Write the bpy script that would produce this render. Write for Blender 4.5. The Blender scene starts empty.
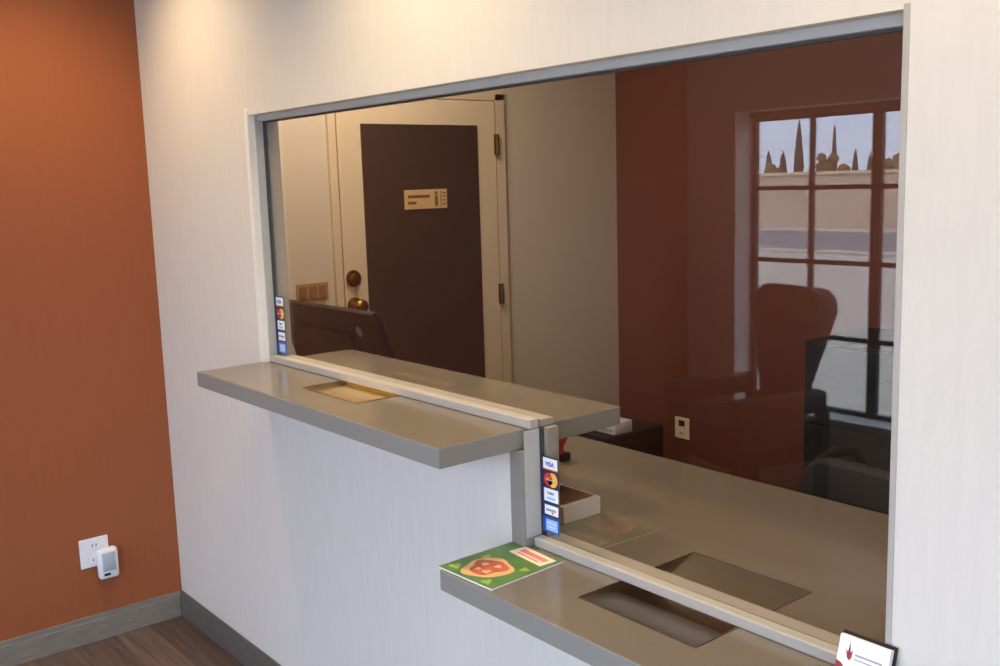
import bpy, bmesh, math, random
from mathutils import Vector, Matrix
random.seed(7)
sc = bpy.context.scene
COL = sc.collection

# ------------------------------------------------------------------ helpers
class MB:
    """collects shapes into one mesh"""
    def __init__(s): s.bm = bmesh.new()
    def _mark(s): return set(s.bm.verts), set(s.bm.edges)
    def box(s, x0, x1, y0, y1, z0, z1, bev=0.0, seg=2, mat=None):
        t = bmesh.new()
        bmesh.ops.create_cube(t, size=1)
        for v in t.verts:
            v.co = Vector(((x0+x1)/2+v.co.x*(x1-x0), (y0+y1)/2+v.co.y*(y1-y0), (z0+z1)/2+v.co.z*(z1-z0)))
        if bev: bmesh.ops.bevel(t, geom=list(t.edges), offset=bev, segments=seg, affect='EDGES', profile=.5)
        return s._join(t, mat)
    def _join(s, t, mat=None):
        if mat is not None: bmesh.ops.transform(t, matrix=mat, verts=t.verts)
        me = bpy.data.meshes.new('t'); t.to_mesh(me); t.free(); s.bm.from_mesh(me); bpy.data.meshes.remove(me)
        return s
    def cyl(s, p0, p1, r0, r1=None, n=24, bev=0.0):
        r1 = r0 if r1 is None else r1
        p0, p1 = Vector(p0), Vector(p1); d = p1-p0
        t = bmesh.new(); bmesh.ops.create_cone(t, cap_ends=True, segments=n, radius1=r0, radius2=r1, depth=d.length)
        if bev: bmesh.ops.bevel(t, geom=[e for e in t.edges if len(e.link_faces) == 2 and e.calc_face_angle() > .8], offset=bev, segments=2, affect='EDGES', profile=.5)
        m = Matrix.Translation((p0+p1)/2) @ d.to_track_quat('Z', 'Y').to_matrix().to_4x4()
        return s._join(t, m)
    def tube(s, pts, r, n=10, closed=False):
        t = bmesh.new(); rings = []
        P = [Vector(p) for p in pts]; N = len(P)
        for i, p in enumerate(P):
            a = P[(i-1) % N] if (closed or i > 0) else P[0]
            b = P[(i+1) % N] if (closed or i < N-1) else P[-1]
            q = (b-a).to_track_quat('Z', 'Y')
            rings.append([t.verts.new(p+q @ Vector((r*math.cos(2*math.pi*k/n), r*math.sin(2*math.pi*k/n), 0))) for k in range(n)])
        for i in range(N if closed else N-1):
            A, B = rings[i], rings[(i+1) % N]
            for k in range(n): t.faces.new((A[k], A[(k+1) % n], B[(k+1) % n], B[k]))
        if not closed: t.faces.new(rings[0][::-1]); t.faces.new(rings[-1])
        return s._join(t)
    def lathe(s, prof, n=32, mat=None):
        t = bmesh.new(); rings = []
        for r, z in prof:
            if r < 1e-6: rings.append([t.verts.new((0, 0, z))])
            else: rings.append([t.verts.new((r*math.cos(2*math.pi*k/n), r*math.sin(2*math.pi*k/n), z)) for k in range(n)])
        for A, B in zip(rings, rings[1:]):
            for k in range(n):
                q = [A[k % len(A)], A[(k+1) % len(A)], B[(k+1) % len(B)], B[k % len(B)]]
                u = []
                for v in q:
                    if v not in u: u.append(v)
                if len(u) > 2: t.faces.new(u)
        bmesh.ops.recalc_face_normals(t, faces=t.faces)
        return s._join(t, mat)
    def prism(s, pts, z0, z1, mat=None, bev=0.0):
        """polygon in xy, extruded in z"""
        t = bmesh.new()
        f = t.faces.new([t.verts.new((x, y, z0)) for x, y in pts])
        r = bmesh.ops.extrude_face_region(t, geom=[f])
        for v in r['geom']:
            if isinstance(v, bmesh.types.BMVert): v.co.z = z1
        bmesh.ops.recalc_face_normals(t, faces=t.faces)
        if bev: bmesh.ops.bevel(t, geom=list(t.edges), offset=bev, segments=2, affect='EDGES', profile=.5)
        return s._join(t, mat)
    def cells(s, us, vs, keep, w0, w1, axis='z', bev=0.0):
        """slab with holes. us, vs = grid lines; keep(i,j); axis = thickness direction"""
        t = bmesh.new(); V = {}
        def P(u, v, w): return {'z': (u, v, w), 'y': (u, w, v), 'x': (w, u, v)}[axis]
        def vt(i, j, k):
            if (i, j, k) not in V: V[i, j, k] = t.verts.new(P(us[i], vs[j], (w0, w1)[k]))
            return V[i, j, k]
        nu, nv = len(us)-1, len(vs)-1
        K = lambda i, j: 0 <= i < nu and 0 <= j < nv and keep(i, j)
        for i in range(nu):
            for j in range(nv):
                if not K(i, j): continue
                for k in (0, 1): t.faces.new([vt(i, j, k), vt(i+1, j, k), vt(i+1, j+1, k), vt(i, j+1, k)])
                if not K(i-1, j): t.faces.new([vt(i, j, 0), vt(i, j+1, 0), vt(i, j+1, 1), vt(i, j, 1)])
                if not K(i+1, j): t.faces.new([vt(i+1, j, 0), vt(i+1, j+1, 0), vt(i+1, j+1, 1), vt(i+1, j, 1)])
                if not K(i, j-1): t.faces.new([vt(i, j, 0), vt(i+1, j, 0), vt(i+1, j, 1), vt(i, j, 1)])
                if not K(i, j+1): t.faces.new([vt(i, j+1, 0), vt(i+1, j+1, 0), vt(i+1, j+1, 1), vt(i, j+1, 1)])
        bmesh.ops.recalc_face_normals(t, faces=t.faces)
        if bev:
            bmesh.ops.dissolve_limit(t, angle_limit=.02, verts=t.verts, edges=t.edges)
            bmesh.ops.bevel(t, geom=[e for e in t.edges if len(e.link_faces) == 2 and e.calc_face_angle() > .8], offset=bev, segments=2, affect='EDGES', profile=.5)
        return s._join(t)
    def build(s, name, mat, parent=None, smooth=None, loc=None):
        me = bpy.data.meshes.new(name); s.bm.to_mesh(me); s.bm.free()
        for m in (mat if isinstance(mat, (list, tuple)) else [mat]): me.materials.append(m)
        o = bpy.data.objects.new(name, me); COL.objects.link(o)
        if parent is not None: o.parent = parent
        if loc is not None: o.location = loc
        if smooth:
            for p in me.polygons: p.use_smooth = True
            try: me.set_sharp_from_angle(angle=math.radians(smooth))
            except Exception: pass
        return o

def tag(o, label, cat, group=None, kind=None):
    o['label'] = label; o['category'] = cat
    if group: o['group'] = group
    if kind: o['kind'] = kind
    return o
def empty(name, loc, rz=0.0):
    o = bpy.data.objects.new(name, None); COL.objects.link(o); o.location = loc; o.rotation_euler = (0, 0, rz)
    o.empty_display_size = .05
    return o
def copy_thing(root, loc=None):
    r = root.copy(); COL.objects.link(r)
    if loc is not None: r.location = loc
    for ch in [c for c in bpy.data.objects if c.parent == root]:
        c = ch.copy(); COL.objects.link(c); c.parent = r
        for g in [g for g in bpy.data.objects if g.parent == ch]:
            d = g.copy(); COL.objects.link(d); d.parent = c
    return r
def text_mesh(name, txt, size, mat, parent, M, extrude=.0002, align='CENTER', bold=0.0):
    cu = bpy.data.curves.new(name, 'FONT'); cu.body = txt; cu.size = size; cu.extrude = extrude
    cu.align_x = align; cu.align_y = 'CENTER'; cu.offset = bold
    t = bpy.data.objects.new('tmp', cu); COL.objects.link(t)
    bpy.context.view_layer.update()
    me = bpy.data.meshes.new_from_object(t.evaluated_get(bpy.context.evaluated_depsgraph_get()))
    bpy.data.objects.remove(t); bpy.data.curves.remove(cu)
    me.transform(M); me.name = name; me.materials.clear(); me.materials.append(mat)
    o = bpy.data.objects.new(name, me); COL.objects.link(o)
    if parent is not None: o.parent = parent
    return o
# frames for flat marks: local (u, v) on a plane facing lobby (-y), or facing +x
FACE_MY = Matrix.Rotation(math.pi/2, 4, 'X')                                   # text reads for a viewer at -y
FACE_PX = Matrix.Rotation(math.pi/2, 4, 'Z') @ Matrix.Rotation(math.pi/2, 4, 'X')  # for a viewer at +x

# ------------------------------------------------------------------ materials
def srgb(r, g, b):
    f = lambda c: (c/255/12.92) if c/255 <= .04045 else ((c/255+.055)/1.055)**2.4
    return (f(r), f(g), f(b), 1)
def mat(name, col, rough=.6, metal=0.0, spec=.5, noise=None, bump=None, coat=0.0, bands=None):
    """noise=(scale, amount, stretch xyz), bump=(scale, strength, stretch)"""
    m = bpy.data.materials.new(name); m.use_nodes = True
    nt = m.node_tree; b = nt.nodes['Principled BSDF']; L = nt.links
    b.inputs['Base Color'].default_value = col; b.inputs['Roughness'].default_value = rough
    b.inputs['Metallic'].default_value = metal; b.inputs['Specular IOR Level'].default_value = spec
    b.inputs['Coat Weight'].default_value = coat; b.inputs['Coat Roughness'].default_value = .08
    def coords(stretch):
        tc = nt.nodes.new('ShaderNodeTexCoord'); mp = nt.nodes.new('ShaderNodeMapping')
        mp.inputs['Scale'].default_value = stretch; L.new(tc.outputs['Object'], mp.inputs['Vector']); return mp
    if noise:
        mp = coords(noise[2]); n = nt.nodes.new('ShaderNodeTexNoise'); n.inputs['Scale'].default_value = noise[0]
        n.inputs['Detail'].default_value = 4
        L.new(mp.outputs[0], n.inputs['Vector'])
        r = nt.nodes.new('ShaderNodeMapRange'); r.inputs['From Min'].default_value = .3; r.inputs['From Max'].default_value = .7
        r.inputs['To Min'].default_value = 1-noise[1]; r.inputs['To Max'].default_value = 1+noise[1]
        L.new(n.outputs['Fac'], r.inputs['Value'])
        h = nt.nodes.new('ShaderNodeVectorMath'); h.operation = 'SCALE'; h.inputs[0].default_value = col[:3]
        L.new(r.outputs[0], h.inputs['Scale']); L.new(h.outputs[0], b.inputs['Base Color'])
    if bump:
        mp = coords(bump[2]); n = nt.nodes.new('ShaderNodeTexNoise'); n.inputs['Scale'].default_value = bump[0]
        n.inputs['Detail'].default_value = 3
        L.new(mp.outputs[0], n.inputs['Vector'])
        bp = nt.nodes.new('ShaderNodeBump'); bp.inputs['Strength'].default_value = bump[1]; bp.inputs['Distance'].default_value = .002
        L.new(n.outputs['Fac'], bp.inputs['Height']); L.new(bp.outputs[0], b.inputs['Normal'])
    return m
def glass_mat(name, tint, f0=.04, gain=1.0, rough=0.0):
    """thin pane: tinted transparency + angle-dependent mirror reflection on each face"""
    m = bpy.data.materials.new(name); m.use_nodes = True; nt = m.node_tree; L = nt.links; nt.nodes.clear()
    out = nt.nodes.new('ShaderNodeOutputMaterial'); mx = nt.nodes.new('ShaderNodeMixShader')
    tr = nt.nodes.new('ShaderNodeBsdfTransparent'); tr.inputs[0].default_value = tint
    gl = nt.nodes.new('ShaderNodeBsdfGlossy'); gl.inputs['Roughness'].default_value = rough; gl.inputs[0].default_value = (1, 1, 1, 1)
    g = nt.nodes.new('ShaderNodeNewGeometry'); d = nt.nodes.new('ShaderNodeVectorMath'); d.operation = 'DOT_PRODUCT'
    L.new(g.outputs['Normal'], d.inputs[0]); L.new(g.outputs['Incoming'], d.inputs[1])
    def mth(op, a, b=None):
        n = nt.nodes.new('ShaderNodeMath'); n.operation = op
        for i, v in enumerate((a, b)):
            if v is None: continue
            if isinstance(v, (int, float)): n.inputs[i].default_value = v
            else: L.new(v, n.inputs[i])
        return n.outputs[0]
    c = mth('ABSOLUTE', d.outputs['Value']); k = mth('SUBTRACT', 1.0, c); k = mth('POWER', k, 5.0)
    k = mth('MULTIPLY', k, 1-f0); k = mth('ADD', k, f0); k = mth('MULTIPLY', k, gain)
    L.new(k, mx.inputs[0]); L.new(tr.outputs[0], mx.inputs[1]); L.new(gl.outputs[0], mx.inputs[2]); L.new(mx.outputs[0], out.inputs[0])
    return m
def plank_mat(name):
    m = bpy.data.materials.new(name); m.use_nodes = True; nt = m.node_tree; L = nt.links; b = nt.nodes['Principled BSDF']
    tc = nt.nodes.new('ShaderNodeTexCoord'); br = nt.nodes.new('ShaderNodeTexBrick')
    br.inputs['Scale'].default_value = 1; br.inputs['Brick Width'].default_value = 1.2; br.inputs['Row Height'].default_value = .13
    br.inputs['Mortar Size'].default_value = .0012; br.inputs['Color1'].default_value = srgb(84, 68, 60); br.inputs['Color2'].default_value = srgb(108, 90, 80)
    br.inputs['Mortar'].default_value = srgb(48, 34, 26); br.offset = .37
    L.new(tc.outputs['Object'], br.inputs['Vector'])
    mp = nt.nodes.new('ShaderNodeMapping'); mp.inputs['Scale'].default_value = (1.5, 28, 1); L.new(tc.outputs['Object'], mp.inputs['Vector'])
    n = nt.nodes.new('ShaderNodeTexNoise'); n.inputs['Scale'].default_value = 2; n.inputs['Detail'].default_value = 6; L.new(mp.outputs[0], n.inputs['Vector'])
    r = nt.nodes.new('ShaderNodeMapRange'); r.inputs['From Min'].default_value = .3; r.inputs['From Max'].default_value = .7
    r.inputs['To Min'].default_value = .65; r.inputs['To Max'].default_value = 1.3; L.new(n.outputs['Fac'], r.inputs['Value'])
    v = nt.nodes.new('ShaderNodeVectorMath'); v.operation = 'SCALE'; L.new(br.outputs['Color'], v.inputs[0]); L.new(r.outputs[0], v.inputs['Scale'])
    L.new(v.outputs[0], b.inputs['Base Color']); b.inputs['Roughness'].default_value = .45
    return m
def emit(name, col, s):
    m = bpy.data.materials.new(name); m.use_nodes = True; b = m.node_tree.nodes['Principled BSDF']
    b.inputs['Base Color'].default_value = col; b.inputs['Emission Color'].default_value = col; b.inputs['Emission Strength'].default_value = s
    return m

M = {}
M['white_wall'] = mat('woven white wallcovering', srgb(214, 208, 200), .75, noise=(60, .025, (1, 1, .12)), bump=(220, .25, (1, 1, .25)))
M['office_wall'] = mat('beige painted wall', srgb(196, 186, 172), .7, bump=(150, .12, (1, 1, 1)))
M['orange'] = mat('burnt orange wallcovering', srgb(152, 84, 48), .7, noise=(70, .03, (1, 1, .12)), bump=(220, .25, (1, 1, .25)))
M['rust'] = mat('rust red paint', srgb(98, 52, 40), .65, bump=(150, .12, (1, 1, 1)))
M['floor'] = plank_mat('brown wood plank')
M['ceiling'] = mat('white ceiling', srgb(225, 222, 215), .9)
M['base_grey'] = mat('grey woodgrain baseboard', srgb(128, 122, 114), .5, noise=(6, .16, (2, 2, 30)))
M['base_shaded'] = mat('grey woodgrain baseboard shade', srgb(98, 92, 87), .5, noise=(6, .16, (2, 2, 30)))  # same baseboard grey with shade put into the colour
M['counter'] = mat('taupe solid surface', srgb(116, 108, 98), .2, spec=.55, noise=(300, .06, (1, 1, 1)))
M['edge'] = mat('grey counter edge', srgb(136, 134, 128), .4, noise=(300, .04, (1, 1, 1)))
M['alu'] = mat('satin grey frame', srgb(176, 176, 174), .45, spec=.5)
M['head_lit'] = mat('grey head trim with bounce light in colour', srgb(214, 208, 196), .5)  # frame grey made paler to stand in for bounce light on the soffit
M['alu_light'] = mat('pale channel', srgb(172, 167, 160), .4)
M['bead'] = mat('white corner bead', srgb(228, 226, 220), .5)
M['gasket'] = mat('dark gasket', srgb(60, 60, 66), .5)
M['glass'] = glass_mat('tinted service glass', (.92, .90, .88, 1), gain=1.0)
M['wglass'] = glass_mat('clear window glass', (.97, .98, .98, 1))
M['steel'] = mat('brushed stainless', srgb(158, 146, 132), .32, 1.0, noise=(40, .05, (30, 1, 1)))
M['steel_warm_lit'] = mat('polished stainless with warm light in colour', srgb(255, 226, 160), .18, 1.0, noise=(40, .03, (30, 1, 1)))  # tray steel with the warm reflection put into its colour
M['brass'] = mat('brass hardware', srgb(150, 110, 60), .3, 1.0)
M['hinge'] = mat('bronze hinge', srgb(96, 80, 60), .4, .8)
M['door_white'] = mat('cream painted door', srgb(206, 190, 166), .5)
M['door_dark'] = mat('dark brown panel', srgb(48, 38, 35), .5, noise=(4, .12, (1, 1, 14)))
M['plate_tan'] = mat('tan sign plastic', srgb(196, 164, 120), .5)
M['plate_brown'] = mat('brown sign ink', srgb(112, 66, 36), .6)
M['plate_olive'] = mat('olive sign ink', srgb(112, 92, 50), .6)
M['switch_tan'] = mat('tan switch plastic', srgb(160, 124, 90), .4)
M['switch_dark'] = mat('darker tan switch plastic', srgb(132, 98, 70), .4)  # rockers, a darker tan than the plate
M['black'] = mat('black plastic', srgb(30, 24, 24), .55, spec=.25)
M['black_soft'] = mat('black upholstery', srgb(26, 26, 30), .75, bump=(400, .3, (1, 1, 1)))
M['black_metal'] = mat('black painted steel', srgb(34, 34, 38), .6, spec=.3)
M['grey_mark'] = mat('grey logo', srgb(120, 116, 116), .3, .5)
M['white_plastic'] = mat('white plastic', srgb(232, 234, 240), .35)
M['ivory'] = mat('ivory plastic', srgb(222, 205, 184), .4)
M['slot_dark'] = mat('socket slots', srgb(40, 30, 26), .6)
M['grey_plastic'] = mat('pale grey plastic', srgb(172, 184, 196), .3)
M['led'] = mat('dark blue lens', srgb(34, 44, 88), .2)
M['paper'] = mat('white paper', srgb(238, 236, 238), .7)
M['carton'] = mat('brown card', srgb(150, 112, 84), .8)
M['green'] = mat('green booklet cover', srgb(88, 128, 56), .4, noise=(14, .22, (1, 1, 1)))
M['leaf'] = mat('lime print', srgb(150, 180, 60), .5)
M['crust'] = mat('cream print', srgb(222, 178, 120), .5)
M['sauce'] = mat('tomato red print', srgb(184, 92, 66), .5, noise=(60, .3, (1, 1, 1)))
M['cream'] = mat('cream label', srgb(238, 222, 196), .5)
M['red'] = mat('red print', srgb(196, 40, 44), .5)
M['pink'] = mat('pink print', srgb(220, 130, 124), .5)
M['maroon'] = mat('maroon print', srgb(150, 34, 46), .5)
M['ink'] = mat('dark ink', srgb(60, 44, 54), .5)
M['greyink'] = mat('grey ink', srgb(150, 146, 160), .5)
M['navy'] = mat('navy sticker', srgb(34, 38, 84), .35)
M['blue'] = mat('blue sticker', srgb(40, 84, 176), .35)
M['lblue'] = mat('light blue print', srgb(150, 190, 236), .35)
M['stk_white'] = mat('white sticker', srgb(232, 238, 246), .35)
M['stk_red'] = mat('red disc', srgb(206, 44, 36), .35)
M['stk_yellow'] = mat('yellow disc', srgb(238, 176, 70), .35)
M['stk_orange'] = mat('orange disc', srgb(230, 130, 40), .35)
M['redplast'] = mat('red plastic', srgb(190, 52, 28), .3)
M['frame_dark'] = mat('dark bronze window frame', srgb(52, 48, 50), .45, .3)
M['leather'] = mat('brown leather', srgb(78, 54, 48), .6, noise=(12, .15, (1, 1, 1)), bump=(120, .3, (1, 1, 1)))
M['wood_dark'] = mat('dark wood', srgb(56, 36, 26), .5)
M['gravel'] = mat('pale gravel', srgb(168, 158, 146), .95, noise=(9, .22, (1, 1, 1)))
M['asphalt'] = mat('grey asphalt', srgb(112, 112, 112), .9, noise=(3, .08, (1, 1, 1)))
M['kerb'] = mat('concrete', srgb(176, 168, 156), .9, noise=(3, .08, (1, 1, 1)))
M['block'] = mat('tan block wall', srgb(190, 168, 146), .9, noise=(1.5, .06, (1, 1, 1)))
M['cap'] = mat('pale wall cap', srgb(206, 188, 160), .9)
M['cypress'] = mat('dark cypress green', srgb(52, 66, 58), .9, noise=(3, .3, (1, 1, 1)))
M['bushy'] = mat('brown green foliage', srgb(112, 96, 66), .9, noise=(2, .3, (1, 1, 1)))
M['trunk'] = mat('brown trunk', srgb(90, 70, 56), .9)
M['stucco'] = mat('exterior stucco', srgb(190, 170, 145), .9)
M['lamp'] = emit('lamp lens', (1, .86, .66, 1), 6)

# ------------------------------------------------------------------ main dimensions (metres)
xL, xS, xR = .816, 1.985, 2.790          # opening left, step, right
zu, zl, zt = 1.048, .800, 1.764          # upper ledge, lower counter, opening head
WT = .085                                # partition thickness
YG = .046                                # glass plane
H = 2.62
XW, YB, YO = 5.0, -2.76, 2.32            # lobby right wall, window wall inner face, office back wall
XO = 3.6
hb = .095

def S(name, mb, m, label, cat, parent=None, smooth=None):
    o = mb.build(name, m, parent, smooth); tag(o, label, cat, kind='structure'); return o

# floor & ceiling
S('floor', MB().box(-.1, XW+.1, YB-.2, YO+.1, -.1, 0), M['floor'], 'brown wood plank floor below the white partition wall', 'floor')
S('ceiling', MB().box(-.1, XW+.1, YB-.2, YO+.1, H, H+.1), M['ceiling'], 'plain white ceiling above the lobby and office', 'ceiling')
# walls
S('wall_left', MB().box(-.12, 0, YB-.2, 0, 0, H), M['orange'], 'burnt orange wall at the left of the white partition', 'wall')
S('wall_right', MB().box(XW, XW+.1, YB-.2, YO, 0, H), M['white_wall'], 'white lobby wall to the right of the camera', 'wall')
us = [0, xL, xS-.04, xR, XW]; vs = [0, zl-.042, zu-.042, zt, H]
def kp(i, j):
    if j == 3 or i in (0, 3): return True
    if j == 0: return True
    if j == 1: return i == 1
    return False
S('wall_front', MB().cells(us, vs, kp, 0, WT, 'y'), M['white_wall'], 'white textured partition wall with the stepped service window opening', 'wall')
# back (window) wall of the lobby with openings
WX0, WX1, WZ0, WZ1 = .31, 1.74, .385, 1.86
us = [-.12, WX0, WX1, 2.75, 4.85, XW+.1]; vs = [0, .12, WZ0, WZ1, 2.42, H]
def kb(i, j):
    if i == 1 and j == 2: return False
    if i == 3 and j in (1, 2, 3): return False  # opening for the added daylight window
    return True
S('wall_back', MB().cells(us, vs, kb, YB-.2, YB, 'y'), M['white_wall'], 'lobby wall with the gridded street windows, seen reflected in the service glass', 'wall')
# office walls
S('wall_office_left', MB().box(-.12, 0, 0, YO, 0, H), M['office_wall'], 'beige office side wall holding the cream door', 'wall')
S('wall_office_back', MB().box(-.12, XO+.1, YO, YO+.12, 0, H), M['rust'], 'rust red back wall of the office behind the glass', 'wall')
S('wall_office_right', MB().box(XO, XO+.1, WT, YO, 0, H), M['office_wall'], 'beige office wall at the far right behind the partition', 'wall')
# baseboards
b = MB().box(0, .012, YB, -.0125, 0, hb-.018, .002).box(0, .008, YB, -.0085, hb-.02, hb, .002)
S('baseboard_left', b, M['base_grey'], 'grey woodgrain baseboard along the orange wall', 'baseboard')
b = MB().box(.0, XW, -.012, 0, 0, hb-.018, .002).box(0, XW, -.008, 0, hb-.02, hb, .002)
S('baseboard_front', b, M['base_shaded'], 'grey woodgrain baseboard, shade put into its colour, below the white partition', 'baseboard')
S('baseboard_office', MB().box(0, XO, YO-.012, YO, 0, hb, .002), M['base_shaded'], 'grey baseboard at the foot of the rust red office wall', 'baseboard')
# corner beads round the opening
S('trim_1', MB().box(xL-.021, xL+.0005, -.004, .02, zu, zt+.012, .002), M['bead'], 'bright white corner bead down the left side of the service opening', 'trim')
S('trim_2', MB().box(xR-.0075, xR+.0015, -.002, .03, zl, zt+.002, .001), M['alu_light'], 'thin pale bead down the right side of the service opening', 'trim')

# ------------------------------------------------------------------ service window (stepped glass, frame)
win = empty('window_1', (0, 0, 0)); tag(win, 'tall stepped service window with clear glass set in the white partition', 'window', kind='structure')
# jamb liners (left reveal, soffit, step reveal)
MB().box(xL, xL+.004, .018, WT, zu, zt).build('left_jamb', M['alu'], win)
MB().box(xL, xR, .0, WT, zt-.005, zt+.0).build('head_liner', M['head_lit'], win)
MB().box(xR-.0035, xR-.001, .03, WT, zl, zt).build('right_jamb', M['alu_light'], win)
# glass channels
hc = MB().box(xL, xR, YG-.020, YG-.005, zt-.022, zt-.005, .001).box(xL, xR, YG+.005, YG+.02, zt-.022, zt-.005, .001)
hc.build('head_channel', M['alu'], win)
MB().box(xL, xR, YG-.0049, YG+.0049, zt-.026, zt-.006).build('head_gasket', M['gasket'], win)
jc = MB().box(xL+.004, xL+.02, YG+.005, YG+.036, zu, zt-.005, .001)
jc.build('left_channel', M['alu_light'], win)
MB().box(xL+.004, xL+.010, YG-.005, YG+.005, zu, zt-.005).build('left_gasket', M['gasket'], win)
jr = MB().box(xR-.075, xR-.006, YG+.006, YG+.02, zl, zt-.005, .001)
# sill channels: front lip, rear lip
def sill(x0, x1, z, nm):
    a = MB().box(x0, x1, .018, YG-.004, z, z+.020, .002).box(x0, x1, YG+.004, .084, z, z+.016, .002)
    o = a.build(nm, M['alu_light'], win)
    return o
sill(xL+.004, xS-.0, zu+.0005, 'sill_channel')
sill(xS+.004, xR-.008, zl+.0005, 'sill_channel')
# step post
MB().box(xS+.0, xS+.016, YG+.006, YG+.036, zl, zu+.0, .001).build('step_channel', M['alu_light'], win)
MB().box(xS+.0, xS+.005, YG-.005, YG+.005, zl, zu).build('step_gasket', M['gasket'], win)
# glass: one L-shaped pane
us = [xL+.006, xS+.004, xR-.004]; vs = [zl+.005, zu+.005, zt-.008]
MB().cells(us, vs, lambda i, j: not (i == 0 and j == 0), YG-.003, YG+.003, 'y').build('glass_pane', M['glass'], win)

MB().box(xS+.0002, xS+.0016, .0, WT, zl+.021, zu).build('step_liner', M['alu'], win)
# step jamb in counter material
S('trim_3', MB().box(xS-.042, xS, -.004, WT, zl, zu-.0425, .001), M['edge'], 'grey vertical jamb between the high ledge and the low counter', 'trim')

# ------------------------------------------------------------------ counters
TX0, TX1 = 2.238, 2.508
def two_tone(o, edge_mat):
    """front and end faces take the edge colour"""
    o.data.materials.append(edge_mat)
    for p in o.data.polygons:
        if abs(p.normal.z) < .5: p.material_index = 1
# upper ledge (spans both sides) with tray opening
UX0, UX1 = 1.235, 1.50
UT0, UT1 = -.10, .03
us = [.800, UX0, UX1, 1.968]; vs = [-.2, UT0, UT1, .30]
def ku(i, j): return not (i == 1 and j == 1)
ul = MB().cells(us, vs, ku, zu-.042, zu, 'z', bev=.002)
o = ul.build('high_ledge', M['counter'])
two_tone(o, M['edge']); tag(o, 'high taupe solid-surface ledge at standing height under the glass, on the left', 'counter')
# lower counter: lobby tongue + office desk, tray opening through
LT0, LT1 = -.092, .228
us = [1.955, TX0, TX1, xR-.002, 2.86]; vs = [-.2, -.0005, LT0, WT+.001]
vs = [-.2, LT0, -.0005, WT+.001]
def kl(i, j):
    if i == 1 and j >= 1: return False
    if i == 3 and j == 2: return False
    return True
o = MB().cells(us, vs, kl, zl-.042, zl, 'z', bev=.0015).build('low_ledge', M['counter'])
two_tone(o, M['edge']); tag(o, 'low taupe solid-surface ledge on the lobby side, right of the step', 'counter')
us = [.02, TX0, TX1, 3.3]; vs = [WT+.0015, LT1, .71]
o = MB().cells(us, vs, lambda i, j: not (i == 1 and j == 0), zl-.042, zl, 'z', bev=.0015).build('office_desk', M['counter'])
two_tone(o, M['edge']); tag(o, 'long taupe office worktop behind the glass, level with the low ledge', 'desk')
# desk support panels
sp = empty('desk_base', (0, 0, 0)); tag(sp, 'pale panel base carrying the office side of the low counter', 'cabinet')
for x in (.05, 1.1, 3.2): MB().box(x, x+.02, .16, .68, 0, zl-.0425, .001).build('side_panel', M['office_wall'], sp)
MB().box(.07, 3.2, .66, .679, .12, zl-.0425).build('modesty_panel', M['office_wall'], sp)

def tray(x0, x1, y0, y1, z, depth, name, label, flat=True, metal='steel'):
    """stainless deal tray: flange + scooped dish"""
    t = empty(name, ((x0+x1)/2, (y0+y1)/2, z)); tag(t, label, 'cash tray', 'deal trays let into the counters')
    w, l = (x1-x0)/2-.0006, (y1-y0)/2-.0006
    # dish: profile across y, extruded along x, thin sheet
    n = 50; bm = MB(); tb = bmesh.new(); rows = []
    for k in range(n+1):
        u = -1+2*k/n; y = u*l
        e = (1-abs(u))*l
        zz = -depth*(min(1, e/(l*.55))**.8 if e > 0 else 0)
        q_ = e/l
        zz = -depth*min(1, q_/.12) if flat else (-depth*.5*min(1, q_/.62) if q_ < .62 else -depth*(.5+.5*min(1, (q_-.62)/.12)))
        rows.append((y, zz+.0008))
    top = [[tb.verts.new((sx*w, y, zz)) for sx in (-1, 1)] for y, zz in rows]
    bot = [[tb.verts.new((sx*w, y, zz-.0015)) for sx in (-1, 1)] for y, zz in rows]
    for k in range(n):
        tb.faces.new((top[k][0], top[k][1], top[k+1][1], top[k+1][0]))
        tb.faces.new((bot[k][0], bot[k+1][0], bot[k+1][1], bot[k][1]))
    bmesh.ops.recalc_face_normals(tb, faces=tb.faces)
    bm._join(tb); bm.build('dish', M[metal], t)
    for sx in (-1, 1):   # end walls following the scoop
        e = MB(); tb = bmesh.new()
        vs_ = [tb.verts.new((sx*w, y, zz)) for y, zz in rows]
        vt = [tb.verts.new((sx*w, rows[0][0], .0008)), ]
        f = tb.faces.new(vs_)
        e._join(tb); e.build('end_wall', M['steel'], t)
    r = MB(); q = .0022
    r.box(-w-q, w+q, -l-q, -l, .0004, .0016).box(-w-q, w+q, l, l+q, .0004, .0016).box(-w-q, -w, -l, l, .0004, .0016).box(w, w+q, -l, l, .0004, .0016)
    r.build('rim', M['steel'], t)
    return t
tray(UX0, UX1, UT0, UT1, zu, .008, 'cash_tray', 'polished steel pass-through tray, warm light put into its colour, in the high ledge', True, 'steel_warm_lit')
tray(TX0, TX1, LT0, LT1, zl, .034, 'cash_tray', 'long grey metal pass-through tray in the low counter under the glass', False)

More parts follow.
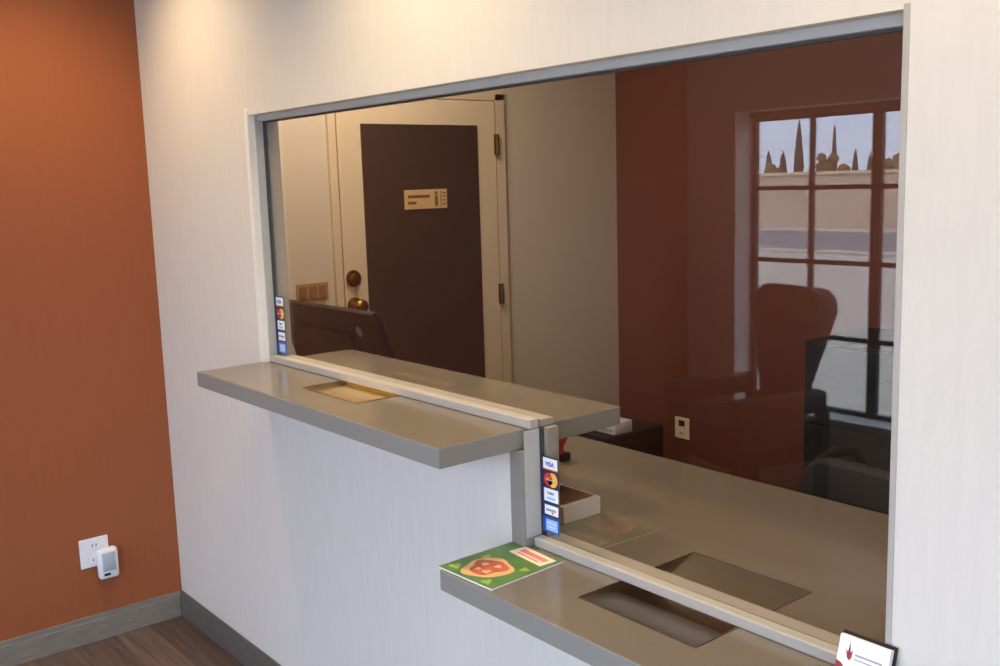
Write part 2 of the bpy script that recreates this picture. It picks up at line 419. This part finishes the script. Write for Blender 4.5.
# ------------------------------------------------------------------ payment stickers
def sticker(kind, x0, x1, z0, z1, y, label, group):
    t = empty('payment_sticker', ((x0+x1)/2, y, (z0+z1)/2)); tag(t, label, 'sticker', group)
    w, h = x1-x0, z1-z0
    MB().box(-w/2, w/2, -.0005, 0, -h/2, h/2).build('backing', M['navy'] if kind != 'amex' else M['blue'], t)
    def face(m, a, b, c, d, nm='panel', dy=0): MB().box(a*w, b*w, -.0009-dy, -.0005-dy, c*h, d*h).build(nm, m, t)
    T = lambda x, z: Matrix.Translation((x, -.0014, z)) @ FACE_MY
    def disc(m, x, z, r): MB().cyl((x, -.0012, z), (x, -.0004, z), r, n=28).build('disc', m, t)
    if kind == 'visa':
        face(M['stk_white'], -.40, .46, -.38, .40)
        text_mesh('lettering', 'VISA', h*.42, M['blue'], t, T(0, 0), bold=.0003)
        face(M['stk_orange'], -.40, .46, -.38, -.30, 'stripe', .0002)
    elif kind == 'circles':
        disc(M['stk_red'], -.10*w, 0, .27*w); disc(M['stk_yellow'], .16*w, 0, .30*w)
        text_mesh('lettering', 'MasterCard', h*.17, M['stk_white'], t, T(.02*w, 0))
    elif kind == 'debit':
        face(M['stk_white'], -.38, .48, -.42, .42)
        text_mesh('lettering', 'DEBIT', h*.24, M['navy'], t, T(.04*w, .12*h)); face(M['lblue'], -.2, .3, -.3, -.12, 'stripe', .0002)
    elif kind == 'discover':
        face(M['stk_white'], -.36, .46, -.36, .36)
        text_mesh('lettering', 'DISCOVER', h*.22, M['ink'], t, T(.04*w, 0)); disc(M['stk_orange'], .12*w, -.18*h, .06*w)
    elif kind == 'amex':
        face(M['lblue'], -.30, .40, -.36, .36)
        text_mesh('lettering', 'AMERICAN', h*.17, M['stk_white'], t, T(.04*w, .12*h)); text_mesh('lettering', 'EXPRESS', h*.17, M['stk_white'], t, T(.04*w, -.12*h))
    return t
kinds = ['visa', 'circles', 'debit', 'discover', 'amex']
names = {'visa': 'white card sticker with blue letters, topmost', 'circles': 'dark sticker with red and yellow discs, second',
         'debit': 'white debit sticker, third down', 'discover': 'white sticker with orange dot, fourth down', 'amex': 'blue square card sticker, lowest'}
zz = [.993, .960, .928, .894, .864, .829]
for k, nm in enumerate(kinds):
    sticker(nm, xS+.006, xS+.056, zz[k+1]+.0006, zz[k]-.0006, YG-.0035, names[nm]+' of the strip beside the low ledge', 'payment stickers on the glass by the low counter')
zz = [1.243, 1.209, 1.174, 1.142, 1.108, 1.073]
for k, nm in enumerate(kinds):
    sticker(nm, xL+.012, xL+.062, zz[k+1]+.0006, zz[k]-.0006, YG-.0035, names[nm]+' of the strip at the left jamb', 'payment stickers on the glass at the left jamb')

# ------------------------------------------------------------------ lobby things
# wall outlet plate + plugged-in device
op = empty('wall_outlet', (0, -.297, .320)); tag(op, 'white wall outlet plate on the orange wall above the baseboard', 'outlet')
MB().box(0, .006, -.049, .049, -.052, .052, .003).build('cover_plate', M['white_plastic'], op)
for s in (1, -1):
    r = MB().box(.006, .0085, -.017, .017, s*.026-.014, s*.026+.014, .001).build('receptacle', M['white_plastic'], op)
    MB().box(.0085, .009, -.008, -.005, s*.026-.005, s*.026+.005).box(.0085, .009, .005, .008, s*.026-.005, s*.026+.005).build('slot', M['slot_dark'], r)
dv = empty('plug_in_freshener', (.0085, -.262, .278)); tag(dv, 'small white plug-in air freshener with pale grey front, plugged in the orange wall outlet', 'air freshener')
MB().box(0, .034, -.034, .034, -.053, .055, .010, 3).build('housing', M['white_plastic'], dv, smooth=40)
MB().box(.032, .0375, -.022, .022, -.024, .042, .002).build('front_cover', M['grey_plastic'], dv, smooth=40)
MB().box(.033, .037, -.020, .002, -.040, -.031, .0015).build('vent', M['led'], dv)

# green booklet on low counter
bk = empty('booklet', (2.024, -.096, zl)); tag(bk, 'green printed booklet with a round food picture on the left end of the low counter', 'booklet')
bp = [(-.078, -.100), (.082, -.094), (.072, .098), (-.080, .096)]
MB().prism(bp, .0005, .0035).build('pages', M['paper'], bk)
MB().prism(bp, .0036, .0044).build('cover', M['green'], bk)
def blob(cx, cy, r, n=30, wob=.08, sq=1.0, seed=0):
    random.seed(seed); ph = [random.random()*6 for _ in range(3)]
    return [(cx+r*(1+wob*math.sin(3*a+ph[0])+wob*.6*math.sin(5*a+ph[1]))*math.cos(a)*sq, cy+r*(1+wob*math.sin(3*a+ph[0])+wob*.6*math.sin(5*a+ph[1]))*math.sin(a)) for a in [2*math.pi*i/n for i in range(n)]]
MB().prism(blob(-.002, -.035, .050, seed=1), .0044, .0048).build('picture', M['crust'], bk)
MB().prism(blob(-.004, -.033, .037, seed=2, wob=.12), .0048, .0051).build('picture', M['sauce'], bk)
g = MB()
for i, (x, y, r) in enumerate([(.012, -.05, .009), (-.02, -.028, .008), (.008, -.018, .007), (-.012, -.052, .006)]): g.prism(blob(x, y, r, 16, .15, seed=i+5), .0051, .0053)
g.build('picture', M['crust'], bk)
for i, (x, y, r) in enumerate([(-.055, -.075, .012), (.05, -.08, .010), (-.05, .0, .009), (.055, .01, .009)]): MB().prism(blob(x, y, r, 18, .25, seed=i+11), .0044, .0047).build('leaf_print', M['leaf'], bk)
Ml = Matrix.Translation((.012, .068, 0)) @ Matrix.Rotation(math.radians(-4), 4, 'Z')
MB().box(-.052, .052, -.021, .021, .0044, .0050, mat=Ml).build('title_label', M['cream'], bk)
MB().box(-.040, .040, -.003, .010, .0050, .0052, mat=Ml).box(-.034, .032, -.013, -.008, .0050, .0052, mat=Ml).build('title_band', M['pink'], bk)

# business card holder, low counter right end
ch = empty('card_holder', (2.757, -.040, zl)); tag(ch, 'small black business card holder at the right end of the low counter', 'card holder')
ch.rotation_euler = (0, 0, math.radians(0))
tilt = Matrix.Rotation(math.radians(-16), 4, 'X')
MB().box(-.040, .052, -.028, .030, 0, .006, .002).build('base', M['black'], ch)
MB().box(-.038, .048, .0035, .006, .004, .082, .001, mat=Matrix.Translation((0, .008, 0)) @ tilt).build('back_panel', M['black'], ch)
MB().box(-.062, -.030, -.034, -.030, .0, .020, .001).box(-.062, .052, -.034, -.029, .0, .018, .001).box(-.062, -.058, -.034, .01, 0, .02, .001).build('front_lip', M['black'], ch)
cd = empty('business_cards', (2.757, -.040, zl)); tag(cd, 'white business cards with a maroon emblem standing in the black holder', 'cards')
Tc = Matrix.Translation((0, .008, 0)) @ tilt
MB().box(-.036, .044, -.006, .0030, .0095, .077, .0004, mat=Tc).build('card', M['paper'], cd)
E_ = Tc @ Matrix.Translation((0, -.0064, 0)) @ FACE_MY
# emblem: three pointed flame/leaf shape
em = MB()
em.prism([(-.020, .046), (-.023, .058), (-.0195, .054), (-.018, .068), (-.0155, .054), (-.012, .059), (-.0135, .046), (-.0165, .043)], 0, .0004, mat=E_)
em.build('emblem', M['maroon'], cd)
MB().prism([(-.019, .0555), (-.018, .070), (-.0165, .0555)], .0004, .0007, mat=E_).build('emblem', M['ink'], cd)
MB().prism([(-.036, .0065), (-.036, .038), (-.028, .036), (-.014, .024), (-.004, .0065)], 0, .0004, mat=E_).build('corner_print', M['maroon'], cd)
MB().prism([(-.008, .052), (.034, .052), (.034, .0545), (-.008, .0545)], 0, .0003, mat=E_).prism([(-.008, .046), (.026, .046), (.026, .0475), (-.008, .0475)], 0, .0003, mat=E_).build('text_line', M['greyink'], cd)

# ------------------------------------------------------------------ office: door in left wall
dr = empty('door_1', (0, 0, 0)); tag(dr, 'cream office door with a large dark brown panel on the beige side wall', 'door', kind='structure')
D0, D1, DT = .745, 1.545, 1.905
MB().box(.0, .022, D0+.002, D1-.002, .01, DT-.004, .003).build('leaf', M['door_white'], dr)
fr = MB().box(0, .018, D0-.035, D0-.002, 0, DT+.03, .002).box(0, .018, D1+.002, D1+.055, 0, DT+.03, .002).box(0, .018, D0-.035, D1+.055, DT, DT+.05, .002)
fr.build('door_frame', M['door_white'], dr)
MB().box(.022, .027, .852, 1.438, .12, 1.797, .001).build('dark_panel', M['door_dark'], dr)
for z in (1.715, 1.055, .25):
    MB().cyl((.028, D1+.002, z-.045), (.028, D1+.002, z+.045), .009, n=12).box(.018, .0225, D1-.012, D1+.016, z-.045, z+.045).build('hinge', M['hinge'], dr)
kz = MB().cyl((.022, .785, 1.187), (.030, .785, 1.187), .034, n=28, bev=.002).cyl((.030, .785, 1.187), (.044, .785, 1.187), .020, n=24, bev=.003)
kz.build('deadbolt', M['brass'], dr, smooth=40)
kn = MB().lathe([(.033, 0), (.033, .006), (.014, .010), (.012, .028), (.022, .036), (.030, .048), (.028, .062), (.016, .070), (0, .071)], mat=Matrix.Translation((.022, .785, 1.077)) @ Matrix.Rotation(math.pi/2, 4, 'Y'))
kn.build('door_knob', M['brass'], dr, smooth=50)
# sign on door
sg = empty('door_sign', (.0275, 1.151, 1.490)); tag(sg, 'small tan sign with brown lettering on the dark panel of the door', 'sign')
MB().box(0, .004, -.108, .108, -.040, .040, .001).build('plate', M['plate_tan'], sg)
MB().box(.004, .0046, -.092, .018, .006, .018).box(.004, .0046, -.092, -.05, -.020, -.008).build('lettering', M['plate_brown'], sg)
pg = MB().box(.004, .0046, .044, .060, -.030, .014)
for (yy, z0) in ((.052, .024),): pg.cyl((.004, yy, z0), (.0046, yy, z0), .008, n=16)
pg.box(.004, .0046, .074, .078, -.032, .032)
for z in (-.022, -.006, .010, .024): pg.box(.004, .0046, .084, .102, z-.003, z+.003)
pg.build('pictogram', M['plate_olive'], sg)
# light switch plate
sw = empty('light_switch', (0, .610, 1.148)); tag(sw, 'tan three-gang light switch plate on the office wall left of the door', 'light switch')
MB().box(0, .005, -.070, .070, -.034, .034, .002).build('cover_plate', M['switch_tan'], sw)
for k in (-1, 0, 1): MB().box(.005, .011, k*.043-.014, k*.043+.014, -.024, .024, .002).build('rocker', M['switch_dark'], sw)

# ------------------------------------------------------------------ office things
# monitor seen from behind
mo = empty('computer_monitor', (.40, .47, zl)); tag(mo, 'black computer monitor seen from behind, standing past the high ledge', 'monitor')
Tm = Matrix.Translation((0, .02, .20)) @ Matrix.Rotation(math.radians(18), 4, 'X')
MB().box(-.36, .312, -.014, .014, -.16, .146, .006, mat=Tm).build('housing', M['black'], mo, smooth=40)
MB().box(-.20, .15, -.026, -.012, -.12, .06, .01, mat=Tm).build('rear_cover', M['black'], mo, smooth=40)
MB().box(-.31, .325, .0182, .020, -.15, .136, mat=Tm).build('screen', M['gasket'], mo)
MB().cyl(Tm @ Vector((.205, -.0145, .075)), Tm @ Vector((.205, -.0165, .075)), .019, n=32).build('logo', M['grey_mark'], mo)
MB().box(-.03, .03, .02, .05, .01, .22, .004).build('neck', M['black'], mo)
MB().cyl((0, .05, 0), (0, .05, .012), .12, .115, n=40).build('foot', M['black'], mo)
# box on the counter
bx = empty('forms_box', (1.852, .210, zl)); tag(bx, 'flat white box with a brown lid on the counter behind the payment stickers', 'box')
MB().box(-.10, .082, -.058, .056, 0, .040, .001).build('carton', M['paper'], bx)
MB().box(-.092, .070, -.050, .046, .0402, .0425, .0008).build('lid_panel', M['carton'], bx)
# red stamp
st = empty('rubber_stamp', (1.545, .50, zl)); tag(st, 'small red handled rubber stamp on the low counter behind the glass', 'stamp')
MB().box(-.026, .026, -.016, .016, 0, .022, .003).build('stamp_block', M['black'], st)
MB().lathe([(.011, .022), (.009, .035), (.016, .048), (.024, .064), (.022, .080), (.010, .090), (0, .091)]).build('grip', M['redplast'], st, smooth=50)
# outlet on rust wall
o2 = empty('wall_outlet', (.418, YO, .362)); tag(o2, 'ivory wall outlet on the rust red office wall', 'outlet')
MB().box(-.044, .044, -.006, 0, -.052, .052, .003).build('cover_plate', M['ivory'], o2)
for s in (1, -1):
    r = MB().box(-.018, .018, -.009, -.006, s*.024-.014, s*.024+.014, .001).build('receptacle', M['ivory'] if s < 0 else M['slot_dark'], o2)
    MB().box(-.008, -.004, -.0098, -.009, s*.024-.006, s*.024+.006).box(.004, .008, -.0098, -.009, s*.024-.006, s*.024+.006).build('slot', M['slot_dark'], r)
# black tower lying by the corner with white device on it
pc = empty('computer_tower', (.155, 2.12, 0)); tag(pc, 'black desktop computer case on the floor in the office corner', 'computer')
MB().box(-.14, .15, -.19, .19, .006, .360, .008).build('case', M['black_metal'], pc)
MB().box(-.13, .14, -.196, -.19, .02, .345, .003).build('front_panel', M['black'], pc)
for x in (-.11, .11):
    for y in (-.15, .15): MB().cyl((x, y, 0), (x, y, .008), .014, n=14).build('foot', M['black'], pc)
rt = empty('network_router', (.20, 2.05, .3605)); tag(rt, 'small pale network box resting on the black computer case', 'router')
MB().box(-.12, .09, -.06, .06, 0, .058, .006)  .build('housing', M['white_plastic'], rt, smooth=40)
MB().box(-.10, .08, -.0612, -.06, .014, .026).build('port_strip', M['grey_plastic'], rt)
# black file cabinet against rust wall
fc = empty('file_cabinet', (1.735, 2.09, 0)); tag(fc, 'black metal file cabinet against the rust red wall at the right', 'cabinet')
MB().box(-.355, .36, -.21, .22, .03, .940, .004).build('cabinet_body', M['black_metal'], fc)
MB().box(-.33, .34, -.19, .20, 0, .03).build('plinth', M['black'], fc)
for k in range(3):
    z0 = .045+k*.297
    d = MB().box(-.342, .347, -.222, -.209, z0, z0+.289, .003).build('drawer', M['black_metal'], fc)
    MB().box(-.07, .07, -.236, -.226, z0+.18, z0+.192, .002).box(-.07, -.06, -.23, -.221, z0+.18, z0+.192).box(.06, .07, -.23, -.221, z0+.18, z0+.192).build('handle', M['black'], d)
# office chair behind the counter
oc = empty('office_chair', (2.16, 1.28, 0), math.radians(-4)); tag(oc, 'black office task chair with loop arms behind the low counter', 'chair')
def rounded(w, h, r, n=6):
    pts = []
    for cx, cy, a0 in ((w/2-r, h/2-r, 0), (-w/2+r, h/2-r, 90), (-w/2+r, -h/2+r, 180), (w/2-r, -h/2+r, 270)):
        for k in range(n+1):
            a = math.radians(a0+90*k/n); pts.append((cx+r*math.cos(a), cy+r*math.sin(a)))
    return pts
MB().prism(rounded(.46, .44, .08), .40, .47, bev=.012).build('seat', M['black_soft'], oc, smooth=50)
MB().prism(rounded(.42, .36, .09), -.03, .03, mat=Matrix.Translation((0, -.235, .605)) @ Matrix.Rotation(math.radians(90), 4, 'X'), bev=.012).build('backrest', M['black_soft'], oc, smooth=50)
MB().box(-.03, .03, -.285, -.262, .36, .55, .004).box(-.03, .03, -.285, .05, .36, .38, .004).build('back_bracket', M['black'], oc)
for s in (-1, 1):
    pts = [(s*.22, -.10, .39), (s*.27, -.13, .42)] + [(s*.28, -.13+.0, .52)] + [(s*.28, -.11+.03*math.sin(0), .66), (s*.28, -.07, .715), (s*.28, 0, .73), (s*.28, .08, .72), (s*.28, .12, .68), (s*.28, .11, .54), (s*.27, .10, .43), (s*.22, .08, .39)]
    MB().tube(pts, .017, 10).build('armrest', M['black'], oc, smooth=60)
MB().cyl((0, 0, .10), (0, 0, .40), .024, n=18).build('gas_post', M['black_metal'], oc)
for k in range(5):
    a = 2*math.pi*k/5+.3; c, s_ = math.cos(a), math.sin(a)
    lg = MB().cyl((0, 0, .12), (.28*c, .28*s_, .075), .022, .014, n=10).build('leg', M['black'], oc)
    MB().cyl((.28*c-.012*s_, .28*s_+.012*c, .028), (.28*c+.012*s_, .28*s_-.012*c, .028), .028, n=18).cyl((.28*c, .28*s_, .03), (.28*c, .28*s_, .08), .007, n=8).build('caster', M['black'], lg)

# ------------------------------------------------------------------ lobby street window (seen in the glass as a reflection), added daylight window
def sash(root, x0, x1, z0, z1, y, cols, zs):
    m = MB(); f = .018
    m.box(x0-.02, x0, y-.014, y+.014, z0-.02, z1+.02).box(x1, x1+.02, y-.014, y+.014, z0-.02, z1+.02)
    m.box(x0, x1, y-.014, y+.014, z1, z1+.02).box(x0, x1, y-.014, y+.014, z0-.02, z0)
    m.build('sash_frame', M['frame_dark'], root)
    g = MB()
    for k in range(1, cols):
        x = x0+(x1-x0)*k/cols; g.box(x-.011, x+.011, y-.012, y+.012, z0, z1)
    for z in zs: g.box(x0, x1, y-.0115, y+.0115, z-.011, z+.011)
    g.build('muntin', M['frame_dark'], root)
    MB().box(x0, x1, y-.003, y+.003, z0, z1).build('pane', M['wglass'], root)
YW = YB-.15
w2 = empty('window_2', (0, 0, 0)); tag(w2, 'dark framed street window with four rows of panes, seen reflected in the service glass', 'window', kind='structure')
sash(w2, .335, .975, .410, 1.812, YW, 2, (1.48, 1.12, .755))
sash(w2, 1.026, 1.70, .410, 1.812, YW, 2, (1.48, 1.12, .755))
MB().box(WX0, WX1, YW-.04, YB+.0, WZ0-.0, WZ0+.004).build('sill', M['bead'], w2)
m = MB().box(.994, 1.006, YW-.02, YW+.02, WZ0+.004, 1.832); m.box(WX0, WX1, YW-.035, YW+.035, 1.832, WZ1)
m.build('mullion', M['frame_dark'], w2)
w3 = empty('added_window', (0, 0, 0)); tag(w3, 'unseen wide window added behind the camera to let in daylight', 'window', kind='structure')  # unseen window, added to bring more daylight onto the partition
sash(w3, 2.775, 3.78, .145, 2.395, YW, 1, ())
sash(w3, 3.83, 4.825, .145, 2.395, YW, 1, ())

# armchair by the window
ac = empty('armchair', (.71, -2.33, 0), math.radians(16)); tag(ac, 'brown leather armchair standing in front of the gridded street window', 'armchair')
def pad(w, h, d, M4, r=.06, taper=1.0, n=6):
    pts = [(x*(1 if y > 0 else taper), y) for x, y in rounded(w, h, r, n)]
    return MB().prism(pts, -d/2, d/2, mat=M4, bev=.02)
pad(.46, .60, .13, Matrix.Translation((0, -.24, .74)) @ Matrix.Rotation(math.radians(98), 4, 'X'), .10, .48).build('backrest', M['leather'], ac, smooth=50)
pad(.46, .50, .14, Matrix.Translation((0, .02, .40)), .06).build('seat', M['leather'], ac, smooth=50)
for s in (-1, 1):
    pad(.07, .50, .10, Matrix.Translation((s*.25, .02, .55)), .03).build('armrest', M['leather'], ac, smooth=50)
    MB().box(s*.25-.025, s*.25+.025, .20, .25, 0, .51, .004).build('leg', M['wood_dark'], ac)
    MB().box(s*.25-.025, s*.25+.025, -.25, -.20, 0, .51, .004).build('leg', M['wood_dark'], ac)
MB().box(-.25, .25, -.22, .25, .28, .33, .004).build('seat_frame', M['wood_dark'], ac)

# ------------------------------------------------------------------ outdoors (reflected)
S('ground', MB().box(-90, 60, -17, YB-.2, -.25, -.1), M['gravel'], 'pale gravel ground outside the street window', 'ground')
S('road', MB().box(-90, 60, -24, -17, -.25, -.13), M['asphalt'], 'grey street beyond the gravel', 'road')
S('kerb', MB().box(-90, 60, -17.0, -16.6, -.25, -.04), M['kerb'], 'pale concrete kerb along the street', 'kerb')
S('ground_beyond', MB().box(-120, 60, -110, -24, -.25, -.11), M['kerb'], 'bare ground beyond the street', 'ground')
bwall = empty('block_wall', (-20, -26, -.11)); tag(bwall, 'long tan block wall across the street', 'wall')
MB().box(-60, 45, -.1, .1, 0, 1.60).build('wall_panel', M['block'], bwall)
MB().box(-60, 45, -.16, .16, 1.60, 1.70).build('wall_cap', M['cap'], bwall)
def cypress(x, y, h, r, label, seed, m='cypress'):
    random.seed(seed); t = empty('cypress_tree', (x, y, -.11)); tag(t, label, 'tree', 'trees beyond the block wall')
    mb = MB(); n = 14; tb = bmesh.new(); rings = []
    for k in range(13):
        u = k/12; rr = r*(math.sin(math.pi*min(1, .18+u*.82))**.8)*(1-.35*u)+.01
        rings.append([tb.verts.new(((rr*(1+random.uniform(-.22, .22)))*math.cos(2*math.pi*i/n), (rr*(1+random.uniform(-.22, .22)))*math.sin(2*math.pi*i/n), .4+u*(h-.4)+random.uniform(-.05, .05))) for i in range(n)])
    for A, B in zip(rings, rings[1:]):
        for i in range(n): tb.faces.new((A[i], A[(i+1) % n], B[(i+1) % n], B[i]))
    tb.faces.new(rings[-1]); mb._join(tb); mb.build('crown', M[m], t)
    MB().cyl((0, 0, 0), (0, 0, .7), .09, .07, n=10).build('trunk', M['trunk'], t)
cypress(-40.9, -60, 3.4, .34, 'short dark cypress left of its neighbours beyond the tan wall', 1)
cypress(-39.7, -60, 3.35, .32, 'short dark cypress second from the left beyond the tan wall', 2)
cypress(-38.4, -60, 5.4, .36, 'tallest dark cypress beyond the tan wall', 3)
cypress(-35.6, -60, 4.9, .22, 'slim cypress rising behind the bushy tree', 4)
cypress(-34.0, -60, 3.2, .26, 'short cypress right of the bushy tree', 5)
cypress(-32.9, -60, 2.9, .28, 'small cypress near the dark window mullion', 6)
cypress(-30.5, -60, 3.6, .5, 'broad cypress at the right pane of the street window', 7)
def bushy(x, y, h, r, label, seed, m='bushy'):
    random.seed(seed); t = empty('bushy_tree', (x, y, -.11)); tag(t, label, 'tree', 'bushy trees beyond the block wall')
    mb = MB()
    for k in range(16):
        tb = bmesh.new(); bmesh.ops.create_icosphere(tb, subdivisions=2, radius=r*random.uniform(.3, .5))
        for v in tb.verts: v.co *= random.uniform(.8, 1.2)
        a = random.uniform(0, 6.28); d = random.uniform(0, r*.8)
        mb._join(tb, Matrix.Translation((d*math.cos(a), d*math.sin(a), h*random.uniform(.35, .85))))
    mb.build('crown', M[m], t); MB().cyl((0, 0, 0), (0, 0, h*.5), .12, .08, n=10).build('trunk', M['trunk'], t)
bushy(-37.6, -56, 2.5, .8, 'low brownish bushy tree left of the middle muntin', 3)
bushy(-35.3, -58.5, 3.1, .75, 'taller brown green bushy tree beyond the tan wall', 8)
bushy(-32.2, -56, 2.3, .8, 'low bushy tree behind the slim cypresses', 9)
bushy(-29.0, -57, 3.0, 1.1, 'bushy tree at the right pane of the street window', 12)

# building shell outside so that the sun stays out
# ------------------------------------------------------------------ lamps
def downlight(x, y, power, label, spot=False, rad=.06):
    t = empty('ceiling_light', (x, y, H)); tag(t, label, 'ceiling light', 'recessed ceiling lights')
    MB().lathe([(.085, -.004), (.085, 0), (.066, 0), (.066, -.004), (.085, -.004)], n=32).build('trim_ring', M['white_plastic'], t)
    MB().cyl((0, 0, -.0025), (0, 0, -.0005), .065, n=28).build('lens', M['lamp'], t)
    l = bpy.data.lights.new('downlight_lamp', 'SPOT'); l.energy = power; l.color = (1, .74, .42); l.spot_size = math.radians(115); l.spot_blend = .8; l.shadow_soft_size = rad
    o = bpy.data.objects.new('lamp', l); COL.objects.link(o); o.parent = t; o.location = (0, 0, -.02)
downlight(.50, -.42, 58, 'recessed ceiling light in the lobby near the orange wall')
downlight(1.7, -.42, 66, 'recessed ceiling light in the lobby before the service window')
downlight(2.9, -.42, 48, 'recessed ceiling light in the lobby before the right jamb')
def panel(x, y, sx, sy, power, col, label):
    t = empty('ceiling_panel_light', (x, y, H)); tag(t, label, 'ceiling light', 'office ceiling panels')
    MB().box(-sx/2-.02, sx/2+.02, -sy/2-.02, -sy/2, -.012, 0).box(-sx/2-.02, sx/2+.02, sy/2, sy/2+.02, -.012, 0).box(-sx/2-.02, -sx/2, -sy/2, sy/2, -.012, 0).box(sx/2, sx/2+.02, -sy/2, sy/2, -.012, 0).build('panel_frame', M['white_plastic'], t)
    MB().box(-sx/2, sx/2, -sy/2, sy/2, -.006, -.001).build('diffuser', M['lamp'], t)
    l = bpy.data.lights.new('panel_lamp', 'AREA'); l.shape = 'RECTANGLE'; l.size = sx; l.size_y = sy; l.energy = power; l.color = col
    o = bpy.data.objects.new('lamp', l); COL.objects.link(o); o.parent = t; o.location = (0, 0, -.012)
panel(.55, .62, .45, .45, 22, (1, .86, .66), 'square ceiling light in the office over the door')
panel(2.3, .50, .45, .45, 9, (1, .82, .58), 'added square ceiling light brightening the office desk, out of view')  # lamp added only to brighten the worktop, out of view
# portals
for (x0, x1, z0, z1) in ((WX0, WX1, WZ0, WZ1), (2.75, 4.85, .12, 2.42)):
    l = bpy.data.lights.new('window_portal', 'AREA'); l.shape = 'RECTANGLE'; l.size = x1-x0; l.size_y = z1-z0; l.cycles.is_portal = True
    o = bpy.data.objects.new('window_portal', l); COL.objects.link(o); o.location = ((x0+x1)/2, YB-.21, (z0+z1)/2)
    o.rotation_euler = (math.radians(90), 0, 0)
sun = bpy.data.lights.new('sun', 'SUN'); sun.energy = 7; sun.angle = .01; sun.color = (1, .95, .88)
so = bpy.data.objects.new('sun', sun); COL.objects.link(so)
so.rotation_euler = Vector((.25, -.8, -.62)).to_track_quat('-Z', 'Y').to_euler()

# world: pale hazy sky, whiter to the horizon
w = bpy.data.worlds.new('sky'); sc.world = w; w.use_nodes = True; nt = w.node_tree; bg = nt.nodes['Background']
tc = nt.nodes.new('ShaderNodeTexCoord'); sx = nt.nodes.new('ShaderNodeSeparateXYZ'); cr = nt.nodes.new('ShaderNodeValToRGB')
nt.links.new(tc.outputs['Generated'], sx.inputs[0]); nt.links.new(sx.outputs['Z'], cr.inputs[0]); nt.links.new(cr.outputs[0], bg.inputs[0])
cr.color_ramp.elements[0].position = 0; cr.color_ramp.elements[0].color = (.72, .84, 1.05, 1)
cr.color_ramp.elements[1].position = .42; cr.color_ramp.elements[1].color = (1.0, 1.18, 1.48, 1)
e = cr.color_ramp.elements.new(.10); e.color = (.66, .84, 1.2, 1)
bg.inputs[1].default_value = 8

# ------------------------------------------------------------------ camera
R = Vector((.6319599, .77441874, -.03003844)); U = Vector((-.09681764, .11734436, .98836058)); F = Vector((-.7689298, .621696, -.14913432))
cam = bpy.data.cameras.new('camera'); cam.sensor_width = 36; cam.lens = 998.03/1000*36; cam.clip_start = .02; cam.clip_end = 500
co = bpy.data.objects.new('camera', cam); COL.objects.link(co)
mw = Matrix((R, U, -F)).transposed().to_4x4(); mw.translation = Vector((3.49554563, -1.27453639, 1.55)); co.matrix_world = mw
sc.camera = co
sc.view_settings.view_transform = 'Standard'; sc.view_settings.look = 'None'; sc.view_settings.exposure = .06; sc.view_settings.gamma = 1
sc.cycles.max_bounces = 10; sc.cycles.transparent_max_bounces = 16; sc.cycles.use_denoising = True
sc.cycles.sample_clamp_indirect = 6
